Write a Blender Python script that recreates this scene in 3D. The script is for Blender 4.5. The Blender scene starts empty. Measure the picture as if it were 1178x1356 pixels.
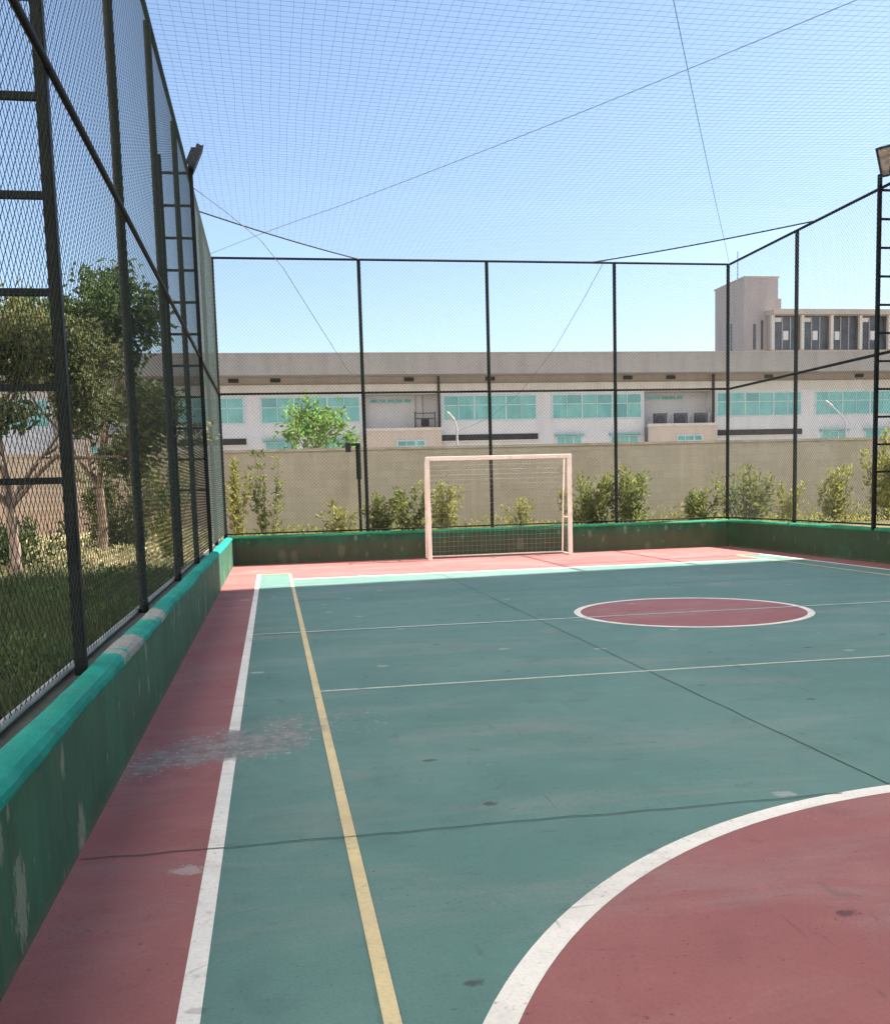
import bpy, math, random
from mathutils import Vector, Matrix
R_ = math.radians
rnd = random.Random(7)
sc = bpy.context.scene
col = sc.collection

# ------------------------------------------------------------------ helpers
class MB:
    """collects simple shapes; build() links them as ONE mesh object"""
    def __init__(s): s.v = []; s.f = []; s.smooth = False
    def quad(s, a, b, c, d):
        n = len(s.v); s.v += [tuple(a), tuple(b), tuple(c), tuple(d)]; s.f.append((n, n+1, n+2, n+3)); return s
    def poly(s, pts):
        n = len(s.v); s.v += [tuple(p) for p in pts]; s.f.append(tuple(range(n, n+len(pts)))); return s
    def box(s, x0, x1, y0, y1, z0, z1, M=None):
        n = len(s.v)
        p = [(x0,y0,z0),(x1,y0,z0),(x1,y1,z0),(x0,y1,z0),(x0,y0,z1),(x1,y0,z1),(x1,y1,z1),(x0,y1,z1)]
        if M is not None: p = [tuple(M @ Vector(q)) for q in p]
        s.v += p
        s.f += [tuple(n+i for i in q) for q in ((0,3,2,1),(4,5,6,7),(0,1,5,4),(1,2,6,5),(2,3,7,6),(3,0,4,7))]
        return s
    def tube(s, pts, r, n=8, r1=None, cap=True, twist=0.0):
        pts = [Vector(p) for p in pts]; m = len(pts)
        rs = r if isinstance(r, (list, tuple)) else [r + ((r if r1 is None else r1) - r)*i/max(1, m-1) for i in range(m)]
        base = len(s.v)
        prev = None
        for i, p in enumerate(pts):
            t = (pts[min(i+1, m-1)] - pts[max(i-1, 0)])
            if t.length < 1e-9: t = Vector((0,0,1))
            t.normalize()
            if prev is None:
                a = Vector((0,0,1)) if abs(t.z) < .9 else Vector((1,0,0))
                u = t.cross(a).normalized()
            else:
                u = (prev - t*prev.dot(t)); u = u.normalized() if u.length > 1e-6 else t.orthogonal().normalized()
            prev = u; w = t.cross(u)
            for k in range(n):
                an = 2*math.pi*k/n + twist
                s.v.append(tuple(p + (u*math.cos(an) + w*math.sin(an))*rs[i]))
        for i in range(m-1):
            for k in range(n):
                a = base+i*n+k; b = base+i*n+(k+1) % n
                s.f.append((a, b, b+n, a+n))
        if cap and n > 2:
            s.f.append(tuple(base+k for k in reversed(range(n))))
            s.f.append(tuple(base+(m-1)*n+k for k in range(n)))
        return s
    def profile_y(s, prof, ys):
        """closed profile of (x,z) swept along y"""
        n = len(prof); base = len(s.v)
        for j, y in enumerate(ys):
            for (x, z) in prof: s.v.append((x, y, z))
        for j in range(len(ys)-1):
            for k in range(n):
                a = base+j*n+k; b = base+j*n+(k+1) % n
                s.f.append((a, a+n, b+n, b))
        s.f.append(tuple(base+k for k in range(n))); s.f.append(tuple(base+(len(ys)-1)*n+k for k in reversed(range(n))))
        return s
    def build(s, name, mat, parent=None, smooth=False, bevel=0):
        me = bpy.data.meshes.new(name); me.from_pydata(s.v, [], s.f); me.update()
        if smooth:
            me.polygons.foreach_set('use_smooth', [True]*len(me.polygons))
        if mat: me.materials.append(mat)
        o = bpy.data.objects.new(name, me); col.objects.link(o)
        if parent is not None: o.parent = parent
        if bevel:
            b = o.modifiers.new('bevel', 'BEVEL'); b.width = bevel; b.segments = 2; b.limit_method = 'ANGLE'
        return o

def tag(o, label=None, cat=None, group=None, kind=None):
    if label: o['label'] = label
    if cat: o['category'] = cat
    if group: o['group'] = group
    if kind: o['kind'] = kind
    return o
def empty(name, loc=(0,0,0)):
    o = bpy.data.objects.new(name, None); o.location = loc; col.objects.link(o); return o
def copy_tree(o, parent=None):
    c = o.copy(); col.objects.link(c)
    if parent is not None: c.parent = parent
    for ch in list(o.children): copy_tree(ch, c)
    return c

# ------------------------------------------------------------------ materials
XL, XR, YF = -.845, 10.1, 20.6          # inner faces of the low walls
class NT:
    def __init__(s, name):
        s.m = bpy.data.materials.new(name); s.m.use_nodes = True
        s.t = s.m.node_tree; s.t.nodes.clear()
        s.out = s.n('ShaderNodeOutputMaterial')
        s.bsdf = s.n('ShaderNodeBsdfPrincipled')
        s.l(s.bsdf.outputs[0], s.out.inputs[0])
        s._pos = None
    def n(s, t, **k):
        nd = s.t.nodes.new(t)
        for a, b in k.items(): setattr(nd, a, b)
        return nd
    def l(s, a, b): s.t.links.new(a, b)
    def setin(s, sock, v):
        if hasattr(v, 'node'): s.l(v, sock)
        elif v is not None: sock.default_value = v
    @property
    def pos(s):
        if s._pos is None: s._pos = s.n('ShaderNodeNewGeometry').outputs['Position']
        return s._pos
    def scale(s, vec, sx, sy, sz, off=(0,0,0)):
        m = s.n('ShaderNodeMapping'); s.l(vec, m.inputs[0]); m.inputs['Scale'].default_value = (sx, sy, sz); m.inputs['Location'].default_value = off
        return m.outputs[0]
    def noise(s, vec, sc_, detail=4, rough=.55, dist=0.0):
        t = s.n('ShaderNodeTexNoise'); s.l(vec, t.inputs['Vector'])
        t.inputs['Scale'].default_value = sc_; t.inputs['Detail'].default_value = detail
        t.inputs['Roughness'].default_value = rough; t.inputs['Distortion'].default_value = dist
        return t.outputs[0]
    def vor(s, vec, sc_, feature='F1'):
        t = s.n('ShaderNodeTexVoronoi', feature=feature); s.l(vec, t.inputs['Vector']); t.inputs['Scale'].default_value = sc_
        return t
    def ramp(s, f, lo, hi):
        m = s.n('ShaderNodeMapRange', interpolation_type='SMOOTHSTEP'); s.l(f, m.inputs[0])
        m.inputs[1].default_value = lo; m.inputs[2].default_value = hi
        return m.outputs[0]
    def math(s, op, a, b=None, c=None, clamp=False):
        m = s.n('ShaderNodeMath', operation=op); m.use_clamp = clamp
        s.setin(m.inputs[0], a); s.setin(m.inputs[1], b)
        if c is not None: s.setin(m.inputs[2], c)
        return m.outputs[0]
    def mix(s, f, a, b, mode='MIX'):
        m = s.n('ShaderNodeMix', data_type='RGBA', blend_type=mode)
        s.setin(m.inputs[0], f)
        for sock, v in ((m.inputs[6], a), (m.inputs[7], b)):
            if hasattr(v, 'node'): s.l(v, sock)
            else: sock.default_value = (*v, 1) if len(v) == 3 else v
        return m.outputs[2]
    def sep(s, vec):
        x = s.n('ShaderNodeSeparateXYZ'); s.l(vec, x.inputs[0]); return x.outputs
    def bump(s, h, strength=.3, dist=.01):
        b = s.n('ShaderNodeBump'); b.inputs['Strength'].default_value = strength; b.inputs['Distance'].default_value = dist
        s.l(h, b.inputs['Height']); s.l(b.outputs[0], s.bsdf.inputs['Normal'])
    def done(s, colour, rough=.6, metal=0.0, spec=None):
        s.setin(s.bsdf.inputs['Base Color'], colour if hasattr(colour, 'node') else (*colour, 1))
        s.setin(s.bsdf.inputs['Roughness'], rough); s.bsdf.inputs['Metallic'].default_value = metal
        if spec is not None: s.bsdf.inputs['Specular IOR Level'].default_value = spec
        return s.m

def plain(name, c, rough=.6, var=.25, nscale=3.0, metal=0.0, spec=None, grime=None):
    t = NT(name)
    a = t.noise(t.pos, nscale, 5); b = t.noise(t.pos, nscale*9, 3)
    f = t.math('ADD', t.math('MULTIPLY', a, .7), t.math('MULTIPLY', b, .3))
    d = tuple(x*(1-var) for x in c); u = tuple(min(1, x*(1+var)) for x in c)
    cc = t.mix(t.ramp(f, .3, .7), d, u)
    if grime:
        g = t.ramp(t.noise(t.scale(t.pos, 2, 2, .5), 1.6, 6, .65), .55, .8)
        cc = t.mix(t.math('MULTIPLY', g, .7), cc, grime)
    return t.done(cc, rough, metal, spec)

CONC = (.27, .25, .235)
def floor_paint(name, base, alt, rough=.6, chips=.5, stripe=False, faint=0.0, under=None):
    """worn acrylic court paint: blotches, dirt, scuffs, chips and the bare patch on the left"""
    t = NT(name); P = t.pos
    big = t.noise(P, .55, 5, .6, .4); mid = t.noise(P, 3.1, 6, .65, .3); fine = t.noise(P, 75, 4, .7)
    c = t.mix(t.ramp(big, .36, .64), base, alt)
    c = t.mix(t.math('MULTIPLY', t.ramp(mid, .50, .72), .42), c, tuple(x*1.30+.012 for x in base))
    c = t.mix(t.math('MULTIPLY', t.ramp(mid, .48, .30), .40), c, tuple(x*.72 for x in base))
    # dusty veil in drifts, slightly pinkish grey
    dust = t.ramp(t.noise(t.scale(P, .45, 1.3, 1, (2.3, 0, 0)), 1.1, 7, .68, .5), .47, .74)
    c = t.mix(t.math('MULTIPLY', dust, .34), c, (.33, .295, .28))
    # dried water marks
    wm_ = t.noise(t.scale(P, .8, 1.1, 1, (7.7, 3.3, 0)), .9, 3, .5, 1.2)
    edge = t.math('MULTIPLY', t.ramp(wm_, .52, .548), t.ramp(wm_, .575, .55))
    c = t.mix(t.math('MULTIPLY', edge, .06), c, (.30, .28, .26))
    # fine grain and dark specks
    c = t.mix(t.math('MULTIPLY', t.ramp(fine, .46, .64), .22), c, tuple(x*.55 for x in base))
    spk = t.ramp(t.math('ADD', t.noise(P, 42, 3, .6), t.math('MULTIPLY', t.noise(P, 1.7, 4), .35)), .84, .90)
    c = t.mix(t.math('MULTIPLY', spk, .55), c, tuple(x*.3 for x in base))
    # dark smudges and small black marks
    sm = t.ramp(t.noise(t.scale(P, 1.3, 1.9, 1, (3.1, .7, 0)), 2.6, 6, .65, .6), .62, .76)
    c = t.mix(t.math('MULTIPLY', sm, .46), c, (.055, .055, .055))
    v = t.vor(t.scale(P, 1, 1.5, 1), 1.45); wob = t.noise(P, 22, 5, .7)
    dot = t.ramp(t.math('ADD', v.outputs['Distance'], t.math('MULTIPLY', wob, .13)), .135, .10)
    c = t.mix(t.math('MULTIPLY', dot, .7), c, (.045, .035, .035))
    # scuff streaks
    for (kx, ky, off) in ((9, 1.2, 1.7), (2.0, 8.5, 5.1)):
        sc1 = t.ramp(t.noise(t.scale(P, kx, ky, 1, (off, 9.3, 0)), 1.5, 3, .5, .7), .69, .73)
        c = t.mix(t.math('MULTIPLY', sc1, .30), c, (.06, .055, .055))
    # pale chips, more of them beside the left wall
    v2 = t.vor(t.scale(P, 1, 1.4, 1, (4.4, 2.2, 0)), 1.25)
    near = t.ramp(t.sep(P)[0], .2, -.6)
    thr = t.math('ADD', t.math('ADD', v2.outputs['Distance'], t.math('MULTIPLY', t.noise(P, 30, 5, .75), .22)), t.math('MULTIPLY', near, -.035))
    ch = t.ramp(thr, .185, .165)
    c = t.mix(t.math('MULTIPLY', ch, chips), c, (.46, .43, .40))
    # bare concrete patch across the left sideline
    dx = t.math('DIVIDE', t.math('ADD', t.sep(P)[0], .26), .66)
    dy = t.math('DIVIDE', t.math('ADD', t.math('ADD', t.sep(P)[1], -5.86), t.math('MULTIPLY', t.sep(P)[0], -.55)), .38)
    r2 = t.math('SQRT', t.math('ADD', t.math('MULTIPLY', dx, dx), t.math('MULTIPLY', dy, dy)))
    n1 = t.noise(P, 2.6, 9, .62, .5)
    body = t.math('ADD', r2, t.math('MULTIPLY', t.math('ADD', n1, -.5), 2.6))
    pm = t.ramp(body, 1.12, .62)
    pc = t.mix(t.ramp(t.noise(P, 9, 7, .7), .38, .62), tuple(.35*x+.10 for x in (base if not stripe else (.16, .16, .16))), (.255, .235, .22))
    c = t.mix(t.math('MULTIPLY', pm, .96 if stripe else .88), c, pc)
    ring_ = t.math('MULTIPLY', t.ramp(body, 1.35, .95), t.ramp(t.noise(P, 24, 7, .75), .565, .60))
    c = t.mix(t.math('MULTIPLY', ring_, .8), c, (.42, .395, .37))
    if stripe:
        w = t.ramp(t.math('ADD', t.noise(P, 26, 6, .75), t.math('MULTIPLY', t.noise(P, 2.0, 3), .35)), .76, .90)
        c = t.mix(t.math('MULTIPLY', w, .5), c, under or (.09, .17, .155))
        if faint:
            c = t.mix(t.math('ADD', faint, t.math('MULTIPLY', t.ramp(t.noise(P, 3.1, 5, .7), .4, .62), .3), None, True), c, under)
    t.bump(t.math('ADD', fine, t.math('MULTIPLY', pm, -.6)), .15, .004)
    rr = t.math('ADD', rough, t.math('MULTIPLY', mid, .15))
    return t.done(c, rr, 0, .3)

GREEN = (.094, .196, .172)
M = {}
M['green_court'] = floor_paint('green_court_paint', GREEN, (.115, .222, .198))
M['red_court'] = floor_paint('red_court_paint', (.28, .102, .097), (.31, .126, .119))
M['white_line'] = floor_paint('white_line_paint', (.77, .75, .69), (.83, .81, .75), chips=.15, stripe=True, under=(.20, .22, .21))
M['thin_white'] = floor_paint('thin_white_line_paint', (.68, .70, .68), (.74, .76, .74), chips=.1, stripe=True, faint=.12, under=(.14, .28, .24))
M['yellow_line'] = floor_paint('yellow_line_paint', (.62, .51, .27), (.68, .57, .33), chips=.15, stripe=True, under=(.16, .2, .15))
M['thin_yellow'] = floor_paint('thin_faded_yellow_paint', (.64, .65, .54), (.7, .7, .6), chips=.1, stripe=True, faint=.15, under=(.14, .28, .24))
M['ghost_line'] = floor_paint('ghost_line_paint', (.4, .47, .45), (.4, .47, .45), chips=.1, stripe=True, faint=.68, under=(.115, .25, .205))
M['joint'] = plain('joint_filler', (.028, .045, .04), .9, .4, 8)

def wall_paint():
    t = NT('dark_green_wall_paint'); P = t.pos
    s1 = t.noise(t.scale(P, 1.2, 1.2, .45), 3.2, 6, .65)
    c = t.mix(t.ramp(s1, .3, .7), (.014, .072, .042), (.026, .120, .075))
    dr = t.ramp(t.noise(t.scale(P, 7, 7, .5, (2, 5, 1)), 1.5, 5, .6), .55, .78)
    c = t.mix(t.math('MULTIPLY', dr, .45), c, (.085, .12, .10))
    mu = t.ramp(t.noise(P, 2.2, 6, .7), .52, .75)
    c = t.mix(t.math('MULTIPLY', mu, .55), c, (.07, .062, .035))
    # pale scuffs and flakes of several sizes, taller than wide
    for (sc_, off, lim, al) in ((1.0, .28, .53, .40), (1.7, 2.9, .49, .36), (3.1, 5.3, .44, .34)):
        v = t.vor(t.scale(P, 2.4, 2.4, 1.35, (off, off*.7, off)), sc_)
        wob = t.noise(t.scale(P, 2.4, 2.4, 1, (off, 0, 0)), 15, 7, .8, .4)
        fl = t.ramp(t.math('ADD', v.outputs['Distance'], t.math('MULTIPLY', wob, .62)), lim, lim-.07)
        c = t.mix(t.math('MULTIPLY', fl, al), c, t.mix(t.noise(P, 20, 3), (.20, .25, .21), (.44, .46, .40)))
    # fine scratches
    scr = t.ramp(t.noise(t.scale(P, 26, 26, 2.2), 1.0, 4, .6), .66, .74)
    c = t.mix(t.math('MULTIPLY', scr, .25), c, (.25, .29, .25))
    fm_ = t.math('MULTIPLY', t.math('GREATER_THAN', t.sep(P)[1], YF-.02), t.ramp(t.math('ADD', t.sep(P)[2], t.math('MULTIPLY', t.noise(P, 3, 5), .2)), .60, .42))
    c = t.mix(t.math('MULTIPLY', fm_, .62), c, (.075, .072, .040))
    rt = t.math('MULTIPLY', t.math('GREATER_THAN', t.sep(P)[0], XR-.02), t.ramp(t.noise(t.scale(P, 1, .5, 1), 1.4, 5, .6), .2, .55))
    c = t.mix(t.math('MULTIPLY', rt, .75), c, (.026, .038, .018))  # shade put into the right wall's colour, offsetting bounced light
    # splash dirt just above the floor
    z = t.sep(P)[2]
    low = t.ramp(t.math('ADD', z, t.math('MULTIPLY', t.noise(P, 9, 4), .07)), .10, .035)
    c = t.mix(t.math('MULTIPLY', low, .45), c, (.12, .10, .085))
    t.bump(t.math('ADD', t.noise(P, 14, 6, .7), t.math('MULTIPLY', fl, -.5)), .35, .01)
    return t.done(c, .62, 0, .3)
M['wall_paint'] = wall_paint()
def cap_paint(name, a, b):
    t = NT(name); P = t.pos
    c = t.mix(t.ramp(t.noise(P, 3, 5, .6), .3, .7), a, b)
    g = t.ramp(t.noise(t.scale(P, 1.2, .8, 1), 5, 6, .7), .60, .72)
    c = t.mix(t.math('MULTIPLY', g, .5), c, (.12, .16, .13))
    y = t.sep(P)[1]; x = t.sep(P)[0]
    def span(y0, y1):
        n = t.math('MULTIPLY', t.math('ADD', t.noise(P, 7, 8, .75), -.5), 2.2)
        yy = t.math('ADD', y, n)
        return t.math('MULTIPLY', t.ramp(yy, y0-.05, y0+.08), t.ramp(yy, y1+.05, y1-.08))
    bare = t.math('MULTIPLY', t.math('MAXIMUM', span(5.5, 6.25), span(7.1, 7.6)), t.math('LESS_THAN', x, 0.0))
    c = t.mix(t.math('MULTIPLY', bare, .9), c, t.mix(t.noise(P, 30, 4), (.20, .19, .18), (.36, .34, .33)))
    chp = t.ramp(t.noise(t.scale(P, 1, .7, 1, (3, 3, 3)), 7, 8, .75), .61, .66)
    c = t.mix(t.math('MULTIPLY', chp, .55), c, (.22, .24, .21))
    drt = t.ramp(t.noise(P, 2.4, 6, .7), .5, .75)
    c = t.mix(t.math('MULTIPLY', drt, .35), c, (.05, .10, .08))
    t.bump(t.math('ADD', t.noise(P, 9, 7, .75), t.math('MULTIPLY', chp, -.4)), .8, .025)
    return t.done(c, .72, 0, .25)
M['cap_teal'] = cap_paint('turquoise_cap_paint', (.001, .20, .165), (.004, .27, .222))
M['cap_green'] = cap_paint('green_cap_paint', (.010, .165, .085), (.024, .225, .12))
M['ledge'] = plain('mossy_ledge', (.03, .036, .028), .9, .4, 4)
M['dark_steel'] = plain('dark_green_steel_paint', (.007, .010, .011), .55, .4, 7, 0, .15, (.016, .013, .011))
M['galv'] = plain('galvanised_pipe', (.26, .275, .29), .5, .25, 6, .2)
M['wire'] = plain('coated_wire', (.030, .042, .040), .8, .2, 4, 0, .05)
M['wire_far'] = plain('pale_coated_wire', (.085, .10, .098), .7, .2, 4, 0, .15)  # paler wire tone, used on the far and right fences
M['twine'] = plain('net_twine', (.09, .13, .19), .8, .2, 4)
M['rope'] = plain('edge_rope', (.025, .035, .05), .8, .2, 9)
M['cable'] = plain('thin_steel_cable', (.14, .17, .21), .5, .2, 4)
M['goal_paint'] = plain('faded_pink_white_goal_paint', (.86, .79, .73), .5, .1, 6, 0, .4, (.48, .30, .24))
M['goal_net'] = plain('dull_net_twine', (.38, .36, .33), .8, .15, 6)
M['lamp_case'] = plain('black_lamp_casing', (.012, .013, .016), .4, .3, 9)
def glass_lamp():
    t = NT('lamp_reflector_glass')
    c = t.mix(t.ramp(t.noise(t.pos, 9, 3), .35, .65), (.20, .16, .13), (.38, .32, .28))
    return t.done(c, .18, 0, .5)
M['lamp_glass'] = glass_lamp()

def block_wall():
    t = NT('grey_block_wall'); P = t.pos
    br = t.n('ShaderNodeTexBrick'); br.offset = .5
    sx = t.sep(P); cb = t.n('ShaderNodeCombineXYZ'); t.l(sx[0], cb.inputs[0]); t.l(sx[2], cb.inputs[1])
    t.l(cb.outputs[0], br.inputs['Vector'])
    br.inputs['Scale'].default_value = 1; br.inputs['Brick Width'].default_value = .4; br.inputs['Row Height'].default_value = .2
    br.inputs['Mortar Size'].default_value = .008; br.inputs['Mortar Smooth'].default_value = .4
    br.inputs['Color1'].default_value = (.50, .465, .41, 1); br.inputs['Color2'].default_value = (.45, .418, .365, 1); br.inputs['Mortar'].default_value = (.43, .39, .33, 1)
    c = t.mix(t.math('MULTIPLY', t.ramp(t.noise(t.scale(P, .7, 1, .35), 1.6, 6, .7), .45, .75), .5), br.outputs[0], (.33, .29, .235))
    c = t.mix(t.math('MULTIPLY', t.ramp(t.noise(t.scale(P, 3, 3, .25, (5, 1, 0)), 1.4, 5, .6), .52, .75), .45), c, (.60, .54, .45))
    # red earth splashed up from the bed at the foot of the wall, left side
    z = t.sep(P)[2]
    low = t.math('MULTIPLY', t.ramp(t.math('ADD', z, t.math('MULTIPLY', t.noise(P, 1.7, 4), .1)), .66, .5), t.ramp(t.sep(P)[0], -1.2, -2.6))
    c = t.mix(t.math('MULTIPLY', low, .8), c, (.36, .13, .06))
    t.bump(t.math('ADD', t.noise(P, 24, 5, .7), br.outputs['Fac']), .35, .02)
    return t.done(c, .9, 0, .2)
M['block_wall'] = block_wall()
def streaked(name, c, d, s=.35, rough=.8):
    t = NT(name); P = t.pos
    a = t.ramp(t.noise(t.scale(P, 1, 1, .22), s*3, 6, .65), .38, .72)
    cc = t.mix(t.math('MULTIPLY', a, .7), c, d)
    cc = t.mix(t.math('MULTIPLY', t.ramp(t.noise(P, 6, 5, .7), .45, .7), .2), cc, tuple(x*.6 for x in c))
    return t.done(cc, rough, 0, .25)
M['fascia'] = streaked('weathered_concrete_fascia', (.40, .37, .345), (.32, .29, .27))
M['soffit'] = streaked('brown_soffit', (.46, .40, .35), (.37, .32, .28))
M['band'] = streaked('cream_band', (.60, .56, .51), (.50, .455, .41))
M['facade'] = streaked('pale_grey_render', (.66, .645, .655), (.56, .54, .55))
M['pink_parapet'] = streaked('pinkish_parapet', (.60, .50, .42), (.50, .41, .34))
M['cream_trim'] = plain('cream_trim', (.60, .55, .48), .7, .1, 2)
M['window_frame'] = plain('pale_window_frame', (.48, .60, .60), .5, .1, 3)
def teal_glass():
    t = NT('teal_film_glass'); P = t.pos
    s = t.scale(P, .9, 1, .55)
    c = t.mix(t.ramp(t.noise(s, 1.3, 4), .35, .65), (.15, .40, .385), (.22, .52, .49))
    c = t.mix(t.math('MULTIPLY', t.ramp(t.noise(t.scale(P, 4, 1, .6), 1.0, 2), .52, .7), .35), c, (.11, .30, .30))
    wn = t.n('ShaderNodeTexWhiteNoise', noise_dimensions='2D')
    cb = t.n('ShaderNodeCombineXYZ'); t.l(t.math('FLOOR', t.math('ADD', t.sep(P)[0], .43)), cb.inputs[0]); t.l(t.math('FLOOR', t.math('DIVIDE', t.sep(P)[2], 1.655)), cb.inputs[1])
    t.l(cb.outputs[0], wn.inputs['Vector'])
    c = t.mix(t.math('MULTIPLY', wn.outputs['Value'], .4), c, (.25, .47, .46))
    c = t.mix(t.math('MULTIPLY', t.math('GREATER_THAN', wn.outputs['Value'], .86), .3), c, (.06, .17, .18))
    return t.done(c, .25, 0, .5)
M['teal'] = teal_glass()
M['dark_open'] = plain('dark_opening', (.03, .026, .024), .7, .3, 2)
M['tower_conc'] = streaked('tower_weathered_concrete', (.40, .36, .35), (.31, .275, .27), .25)
M['tower_dark'] = plain('tower_dark_glass', (.06, .068, .085), .25, .4, .9)
M['white_metal'] = plain('white_painted_metal', (.40, .40, .40), .45, .06, 5)
M['ac_body'] = plain('grey_condenser', (.10, .10, .11), .6, .2, 5)
M['bark'] = plain('brown_bark', (.20, .145, .11), .9, .35, 9)
M['bark_pale'] = plain('pale_bark', (.24, .18, .15), .9, .35, 9)
def leaf(name, a, b, cdark, tr=.35):
    t = NT(name)
    g = t.n('ShaderNodeNewGeometry')
    r = g.outputs['Random Per Island']
    c = t.mix(r, a, b)
    c = t.mix(t.ramp(t.noise(t.pos, 1.6, 3), .45, .65), c, cdark)
    t.done(c, .6, 0, .25)
    tl = t.n('ShaderNodeBsdfTranslucent'); t.l(t.mix(.5, c, tuple(min(1, x*1.6) for x in b)), tl.inputs[0])
    mx = t.n('ShaderNodeMixShader'); mx.inputs[0].default_value = tr
    t.l(t.bsdf.outputs[0], mx.inputs[1]); t.l(tl.outputs[0], mx.inputs[2]); t.l(mx.outputs[0], t.out.inputs[0])
    return t.m
M['leaf_olive'] = leaf('olive_leaves', (.095, .115, .04), (.17, .17, .07), (.06, .085, .03))
M['leaf_dark'] = leaf('deep_green_leaves', (.045, .085, .028), (.10, .145, .05), (.032, .06, .022))
M['leaf_bright'] = leaf('bright_green_leaves', (.09, .19, .04), (.17, .29, .07), (.06, .14, .035))
M['leaf_yellow'] = leaf('yellow_green_leaves', (.20, .22, .045), (.31, .30, .10), (.14, .165, .04))
M['leaf_shrub'] = leaf('shrub_leaves', (.055, .095, .025), (.25, .27, .085), (.045, .08, .022))
M['grass'] = leaf('grass_blades', (.052, .078, .03), (.10, .125, .05), (.038, .058, .023), .25)
M['cover'] = leaf('dry_ground_cover', (.38, .35, .20), (.55, .50, .32), (.20, .21, .09), .3)
M['petal'] = leaf('pink_petals', (.42, .10, .15), (.5, .19, .2), (.38, .12, .16))

def ground_mat():
    t = NT('soil_and_dry_grass'); P = t.pos
    c = t.mix(t.ramp(t.noise(P, 1.1, 6, .65), .35, .65), (.075, .075, .038), (.125, .115, .06))
    c = t.mix(t.ramp(t.noise(P, 5, 6, .7), .5, .72), c, (.16, .13, .085))
    y = t.sep(P)[1]; x = t.sep(P)[0]
    e = t.math('MULTIPLY', t.ramp(t.math('ADD', y, t.math('MULTIPLY', t.noise(P, .9, 4), 2.5)), 24.6, 25.3), t.ramp(x, -1.0, -2.4))
    c = t.mix(t.math('MULTIPLY', e, .85), c, (.32, .14, .07))
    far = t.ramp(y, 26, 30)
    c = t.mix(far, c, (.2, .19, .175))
    t.bump(t.noise(P, 12, 6, .7), .6, .05)
    return t.done(c, .95, 0, .15)
M['ground'] = ground_mat()

# ------------------------------------------------------------------ ground and court
Y0 = -6.0                               # court runs on behind the viewer
def sstep(a, b, v):
    v = max(0, min(1, (v-a)/(b-a))); return v*v*(3-2*v)
def gz(y): return .40*sstep(14.5, 22, y)
g = MB()
xs = [-1500, -200, -60, -25, -12, -6, -3, -1.05, 10.35, 14, 22, 40, 80, 250, 1500]
ys = [-1500, -200, -50, -6.2, 0, 6, 12, 14.5, 15.5, 16.5, 17.5, 18.5, 19.5, 20.9, 22, 25, 32, 45, 70, 120, 300, 1500]
for i in range(len(xs)-1):
    for j in range(len(ys)-1):
        if xs[i] >= -1.06 and xs[i+1] <= 10.36 and ys[j] >= -6.3 and ys[j+1] <= 20.95: continue
        g.quad(*[(x, y, gz(y)-.02) for x, y in ((xs[i], ys[j]), (xs[i+1], ys[j]), (xs[i+1], ys[j+1]), (xs[i], ys[j+1]))])
tag(g.build('ground', M['ground']), kind='structure')

court = MB().quad((-1.05, -6.2, 0), (10.35, -6.2, 0), (10.35, 20.95, 0), (-1.05, 20.95, 0)).build('court_floor', M['green_court'])
tag(court, kind='structure')
def sheet(name, mat, rects, z):
    m = MB()
    for (x0, x1, y0, y1) in rects: m.quad((x0, y0, z), (x1, y0, z), (x1, y1, z), (x0, y1, z))
    o = m.build(name, mat, court); return o
SX0, SX1 = -.328, -.262     # left sideline
RX0, RX1 = 9.49, 9.555
EY0, EY1 = 16.71, 16.81
sheet('red_apron', M['red_court'], [(XL-.01, SX0+.01, Y0, 18.0), (RX1-.01, XR+.01, Y0, 18.0), (XL-.01, XR+.01, 18.0, YF+.01), (.27, 9.0, EY1-.01, 18.0)], .0015)
sheet('sideline', M['white_line'], [(SX0, SX1, Y0, 18.05)], .003)
sheet('sideline', M['white_line'], [(RX0, RX1, Y0, 18.05)], .003)
sheet('end_line', M['white_line'], [(.30, 8.98, EY0, EY1)], .003)
sheet('yellow_line', M['yellow_line'], [(.235, .285, Y0, 17.95)], .0045)
sheet('yellow_line', M['yellow_line'], [(8.96, 9.01, Y0, 17.95)], .0045)
sheet('yellow_line', M['yellow_line'], [(SX1-.002, .235, 17.95, 18.02), (9.01, RX0, 17.95, 18.02)], .0045)
sheet('thin_line', M['thin_white'], [(SX1, RX0, 10.22, 10.262)], .006)
sheet('thin_line', M['thin_yellow'], [(.285, 8.96, 7.08, 7.118)], .003)
sheet('thin_line', M['ghost_line'], [(.285, 8.96, 13.38, 13.42)], .003)
def ring(name, mat, cx, cy, r0, r1, z, n=160):
    m = MB()
    for k in range(n):
        a, b = 2*math.pi*k/n, 2*math.pi*(k+1)/n
        p = lambda r, t: (cx+r*math.cos(t), cy+r*math.sin(t), z)
        if r0 > 0: m.quad(p(r0, a), p(r1, a), p(r1, b), p(r0, b))
        else: m.poly([(cx, cy, z), p(r1, a), p(r1, b)])
    return m.build(name, mat, court)
ring('circle_fill', M['red_court'], 3.137, 1.115, 0, 2.89, .0015)
ring('circle_line', M['white_line'], 3.137, 1.115, 2.868, 2.962, .003)
ring('circle_fill', M['red_court'], 4.63, 10.34, 0, 1.27, .0015)
ring('circle_line', M['white_line'], 4.63, 10.34, 1.245, 1.32, .003)
def wob_strip(pts, w, z):
    m = MB(); 
    for i in range(len(pts)-1):
        (x0, y0), (x1, y1) = pts[i], pts[i+1]
        d = Vector((x1-x0, y1-y0)).normalized(); nx, ny = -d.y*w/2, d.x*w/2
        m.quad((x0-nx, y0-ny, z), (x1-nx, y1-ny, z), (x1+nx, y1+ny, z), (x0+nx, y0+ny, z))
    return m
r2 = random.Random(3)
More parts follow.
